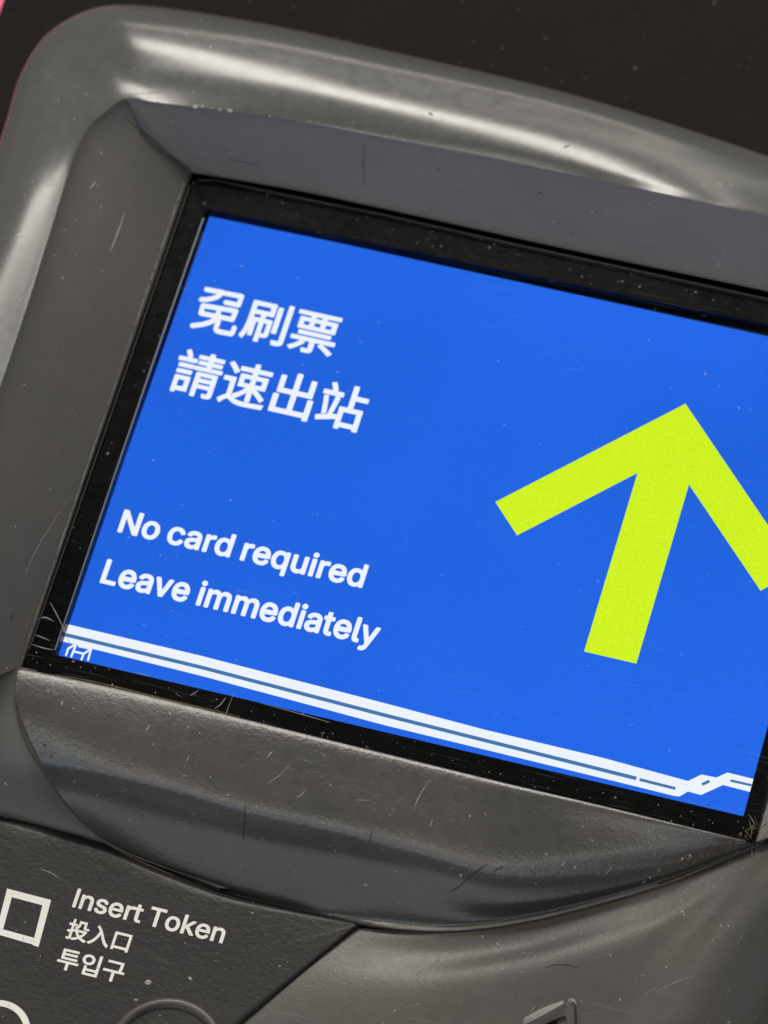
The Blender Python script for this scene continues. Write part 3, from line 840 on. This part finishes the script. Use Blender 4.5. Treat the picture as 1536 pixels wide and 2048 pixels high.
class Marks:
    def __init__(self):
        self.v, self.f = [], []

    def line(self, pts, wpx, lift=0.04):
        pts = spline([Vector((x, y, 0)) for x, y in pts], 6)
        n = len(pts)
        prev = None
        for i, p in enumerate(pts):
            loc, nor = hit(p.x, p.y)
            if loc is None:
                prev = None
                continue
            a, b = pts[max(i - 1, 0)], pts[min(i + 1, n - 1)]
            d = (b - a).normalized()
            tp = math.sin(math.pi * (0.06 + 0.88 * i / max(n - 1, 1))) ** 0.6
            s = AX * (-d.y) - AY * d.x
            s = (s - nor * s.dot(nor)).normalized() * (wpx * tp * 0.5 * 0.0927 * MM * rnd.uniform(.7, 1.2))
            c = loc + nor * lift * MM
            k = len(self.v)
            self.v += [c - s, c + s, c + nor * wpx * 0.018 * MM]
            if prev is not None:
                self.f += [(prev, prev + 2, k + 2, k), (prev + 2, prev + 1, k + 1, k + 2)]
            prev = k

    def fleck(self, px, py, rpx, flat_=0.35):
        loc, nor = hit(px, py)
        if loc is None or (loc.z < zb + 0.002 and rnd.random() < 0.5):
            return
        u = nor.orthogonal().normalized()
        w_ = nor.cross(u)
        k = len(self.v)
        ang = rnd.uniform(0, 6.28)
        n = 6
        el = rnd.uniform(0.5, 1)
        for i in range(n):
            a = 2 * math.pi * i / n
            r = rpx * 0.0927 * MM * rnd.uniform(.6, 1.2)
            x, y = math.cos(a) * r, math.sin(a) * r * el
            self.v.append(loc + nor * 0.015 * MM + u * (x * math.cos(ang) - y * math.sin(ang)) + w_ * (x * math.sin(ang) + y * math.cos(ang)))
        self.v.append(loc + nor * (rpx * 0.0927 * flat_ * MM + 0.02 * MM))
        self.f += [(k + i, k + (i + 1) % n, k + n) for i in range(n)]

    def build(self, name, mat, parent):
        return obj(name, self.v, self.f, mat, parent, kind='stuff')


sc1 = Marks()      # pale scratch lines, plus strokes painting lit edges
for k in range(7):  # worn pale edges of the slot surround, also painting its lit bevel
    sc1.line([(1046, 2046 - 2 * k + 4), (1085, 2026 - 2 * k + 4), (1127, 2005 - k + 2)], 3.0)
for k in range(3):
    sc1.line([(1136, 1999 + 2 * k), (1147, 1999 + 2 * k), (1153, 2006 + k)], 2)
for pts, wd in (([(250, 424), (236, 465), (220, 505)], 4), ([(190, 362), (187, 370), (180, 378)], 4), ([(0, 645), (40, 592), (72, 550)], 1.6),
                ([(50, 1150), (75, 1095), (135, 1000)], 1.5), ([(235, 186), (270, 188), (330, 182)], 2), ([(860, 1560), (840, 1590), (828, 1618)], 1.6),
                ([(610, 1582), (600, 1592), (592, 1595)], 2), ([(580, 1528), (560, 1550), (534, 1568)], 1.4), ([(865, 1640), (860, 1655)], 2),
                ([(545, 1502), (535, 1515)], 2.5), ([(125, 1402), (123, 1412)], 3), ([(300, 1450), (292, 1462)], 3), ([(1130, 1724), (1124, 1732)], 3),
                ([(710, 1600), (742, 1601)], 1), ([(1225, 1730), (1210, 1752)], 1.2), ([(1310, 1985), (1350, 1965), (1400, 1950)], 1.2),
                ([(80, 1738), (100, 1745), (120, 1757)], 1.5), ([(1000, 1940), (1010, 1938)], 2), ([(1061, 2026), (1070, 2012)], 1.5),
                ([(380, 1510), (372, 1524)], 1.5), ([(640, 1505), (655, 1516)], 1.3), ([(100, 1205), (115, 1232), (142, 1292)], 1.6),
                ([(70, 1240), (90, 1235), (108, 1243)], 2.2), ([(62, 1288), (86, 1296), (108, 1300)], 2), ([(70, 1270), (85, 1275), (100, 1282)], 1.6),
                ([(452, 1395), (440, 1410), (428, 1418)], 1.6), ([(398, 1380), (380, 1392)], 1.4), ([(270, 1345), (300, 1352)], 1.3),
                ([(440, 1460), (470, 1380)], 0.8), ([(880, 210), (855, 232)], 1.2), ([(520, 1406), (600, 1428), (660, 1445)], 1.2)):
    sc1.line(pts, wd)
for _ in range(34):
    x, y = rnd.uniform(30, 1400), rnd.uniform(1390, 1760)
    a = rnd.gauss(-1.0, 0.5)
    ln = rnd.uniform(4, 16)
    b = rnd.uniform(-4, 4)
    sc1.line([(x, y), (x + math.cos(a) * ln / 2 + b, y + math.sin(a) * ln / 2), (x + math.cos(a) * ln, y + math.sin(a) * ln)], rnd.uniform(0.4, 0.8))
for _ in range(18):
    x, y = rnd.uniform(760, 1500), rnd.uniform(1850, 2040)
    a = rnd.gauss(-0.4, 0.5)
    ln = rnd.uniform(8, 40)
    sc1.line([(x, y), (x + math.cos(a) * ln, y + math.sin(a) * ln)], rnd.uniform(0.5, 0.9))
for i in range(40):     # pale wear painted in for the bevel highlight on the shelf's inner edge
    u_ = i / 40
    x0, y0 = 372 + (60 - 372) * u_, 362 + (1275 - 362) * u_
    ln = rnd.uniform(0.6, 1.6) / 40
    sc1.line([(x0 - 3, y0), (x0 - 3 - 312 * ln / 2, y0 + 913 * ln / 2), (x0 - 3 - 312 * ln, y0 + 913 * ln)], rnd.uniform(1.2, 3.2), 0.02)
sc1.build('scratches_and_edge_lights', M['pale'], con)
fl = Marks()       # pale dust and chips
for x, y, r in ((1252, 21, 4), (1420, 97, 4), (1284, 369, 4), (940, 1632, 3), (1288, 1764, 6), (1318, 1741, 3.5), (1150, 1735, 3), (1202, 1872, 3), (660, 1830, 3),
                (390, 213, 6), (460, 221, 6), (405, 213, 4), (440, 219, 4), (515, 230, 3), (540, 233, 2.5), (345, 205, 3), (360, 207, 3), (312, 204, 2), (375, 209, 3), (425, 216, 3),
                (620, 243, 2.5), (636, 245, 2), (145, 819, 2), (126, 556, 3), (202, 306, 3), (297, 1965, 7), (380, 1957, 5), (272, 2000, 5), (505, 1826, 2.5), (965, 1873, 3), (1300, 1755, 3),
                (1365, 1718, 4), (1474, 1705, 4), (1380, 1712, 3), (1458, 1724, 3), (1240, 2000, 3), (1040, 1802, 3)):
    fl.fleck(x, y, r)
for _ in range(190):
    x, y = rnd.uniform(0, 1536), rnd.uniform(0, 2048)
    fl.fleck(x, y, min(2.2, 0.55 + rnd.expovariate(2.8)))
for _ in range(45):     # dust gathers along the display border
    u_ = rnd.random()
    x, y = 60 + u_ * 1430, 1325 + u_ * 338 + rnd.uniform(-16, 12)
    fl.fleck(x, y, rnd.uniform(0.5, 1.7))
for _ in range(30):
    u_ = rnd.random()
    fl.fleck(430 + u_ * 1100, 385 + u_ * 232 + rnd.uniform(-18, 18), rnd.uniform(0.5, 1.5))
for _ in range(45):     # chipped paint on the inner edge of the hood
    u_ = rnd.random() ** 1.5
    x = 315 + u_ * 500
    fl.fleck(x, 205 + (x - 315) * 0.155 + rnd.uniform(-2, 2), rnd.uniform(1, 2.2))
fl.build('dust_flecks', M['pale'], con)
dk = Marks()       # dark gouges
for pts, wd in (([(490, 1608), (489, 1640), (487, 1680)], 2.5), ([(975, 1728), (945, 1748), (930, 1758)], 3), ([(945, 1748), (915, 1775), (900, 1784)], 2), ([(1006, 1732), (985, 1744)], 2.5), ([(743, 1664), (738, 1686)], 2.5),
                ([(1090, 1936), (1110, 1930), (1135, 1930), (1160, 1936)], 2), ([(86, 1488), (92, 1492)], 5), ([(105, 1510), (100, 1516)], 3),
                ([(728, 290), (727, 330), (729, 372)], 1.2), ([(21, 1240), (26, 1225)], 3), ([(858, 225), (866, 232)], 3), ([(1126, 295), (1140, 291)], 3), ([(455, 318), (520, 330)], 1.4)):
    dk.line(pts, wd)
for x, y, r in ((876, 338, 3), (916, 380, 2.5), (1081, 386, 3.5), (1146, 466, 2), (450, 301, 2), (1110, 2006, 2), (334, 1785, 5), (388, 1955, 6), (305, 1970, 6), (280, 2003, 5), (1418, 1611, 2.5), (534, 1702, 2)):
    dk.fleck(x, y, r, 0.1)
dk.build('gouges', M['dark'], con)
rb = Marks()       # overhead highlight painted along the lip's lower rim
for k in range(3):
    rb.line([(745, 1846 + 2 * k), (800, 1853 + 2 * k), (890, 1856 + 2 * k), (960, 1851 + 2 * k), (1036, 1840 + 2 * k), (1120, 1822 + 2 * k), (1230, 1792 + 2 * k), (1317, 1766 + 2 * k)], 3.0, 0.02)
rb.build('painted_rim_highlight', M['rim_glint'], con)
gr = Marks()       # brown grime packed in the seams
for pts, wd in (([(880, 1872), (1000, 1862), (1120, 1837), (1230, 1806), (1330, 1770), (1420, 1730), (1490, 1700)], 5),
                ([(40, 1345), (32, 1400), (45, 1470), (90, 1550), (150, 1630), (215, 1688), (330, 1744), (450, 1784)], 3),
                ([(250, 235), (300, 275), (350, 318), (378, 343)], 4), ([(75, 1200), (50, 1270), (36, 1335)], 4), ([(40, 1338), (180, 1362), (330, 1398), (480, 1433)], 2.5)):
    gr.line(pts, wd, 0.03)
for _ in range(150):
    u_ = rnd.random()
    gr.fleck(1290 + u_ * 240, 1770 - u_ * 100 + rnd.gauss(0, 9) - 8, rnd.uniform(0.8, 2.6))
gr.build('grime', M['dirt'], con)
fb = Marks()
for _ in range(15):
    x, y = rnd.gauss(1516, 14), rnd.gauss(1672, 14)
    a = rnd.gauss(-0.9, 0.8)
    ln = rnd.uniform(14, 50)
    b = rnd.uniform(-10, 10)
    fb.line([(x, y), (x + math.cos(a) * ln / 2 + b, y + math.sin(a) * ln / 2 + b), (x + math.cos(a) * ln, y + math.sin(a) * ln)], rnd.uniform(1.2, 2.4), rnd.uniform(0.1, 0.5))
fb.build('fibre_tangle', M['fibre'], con)
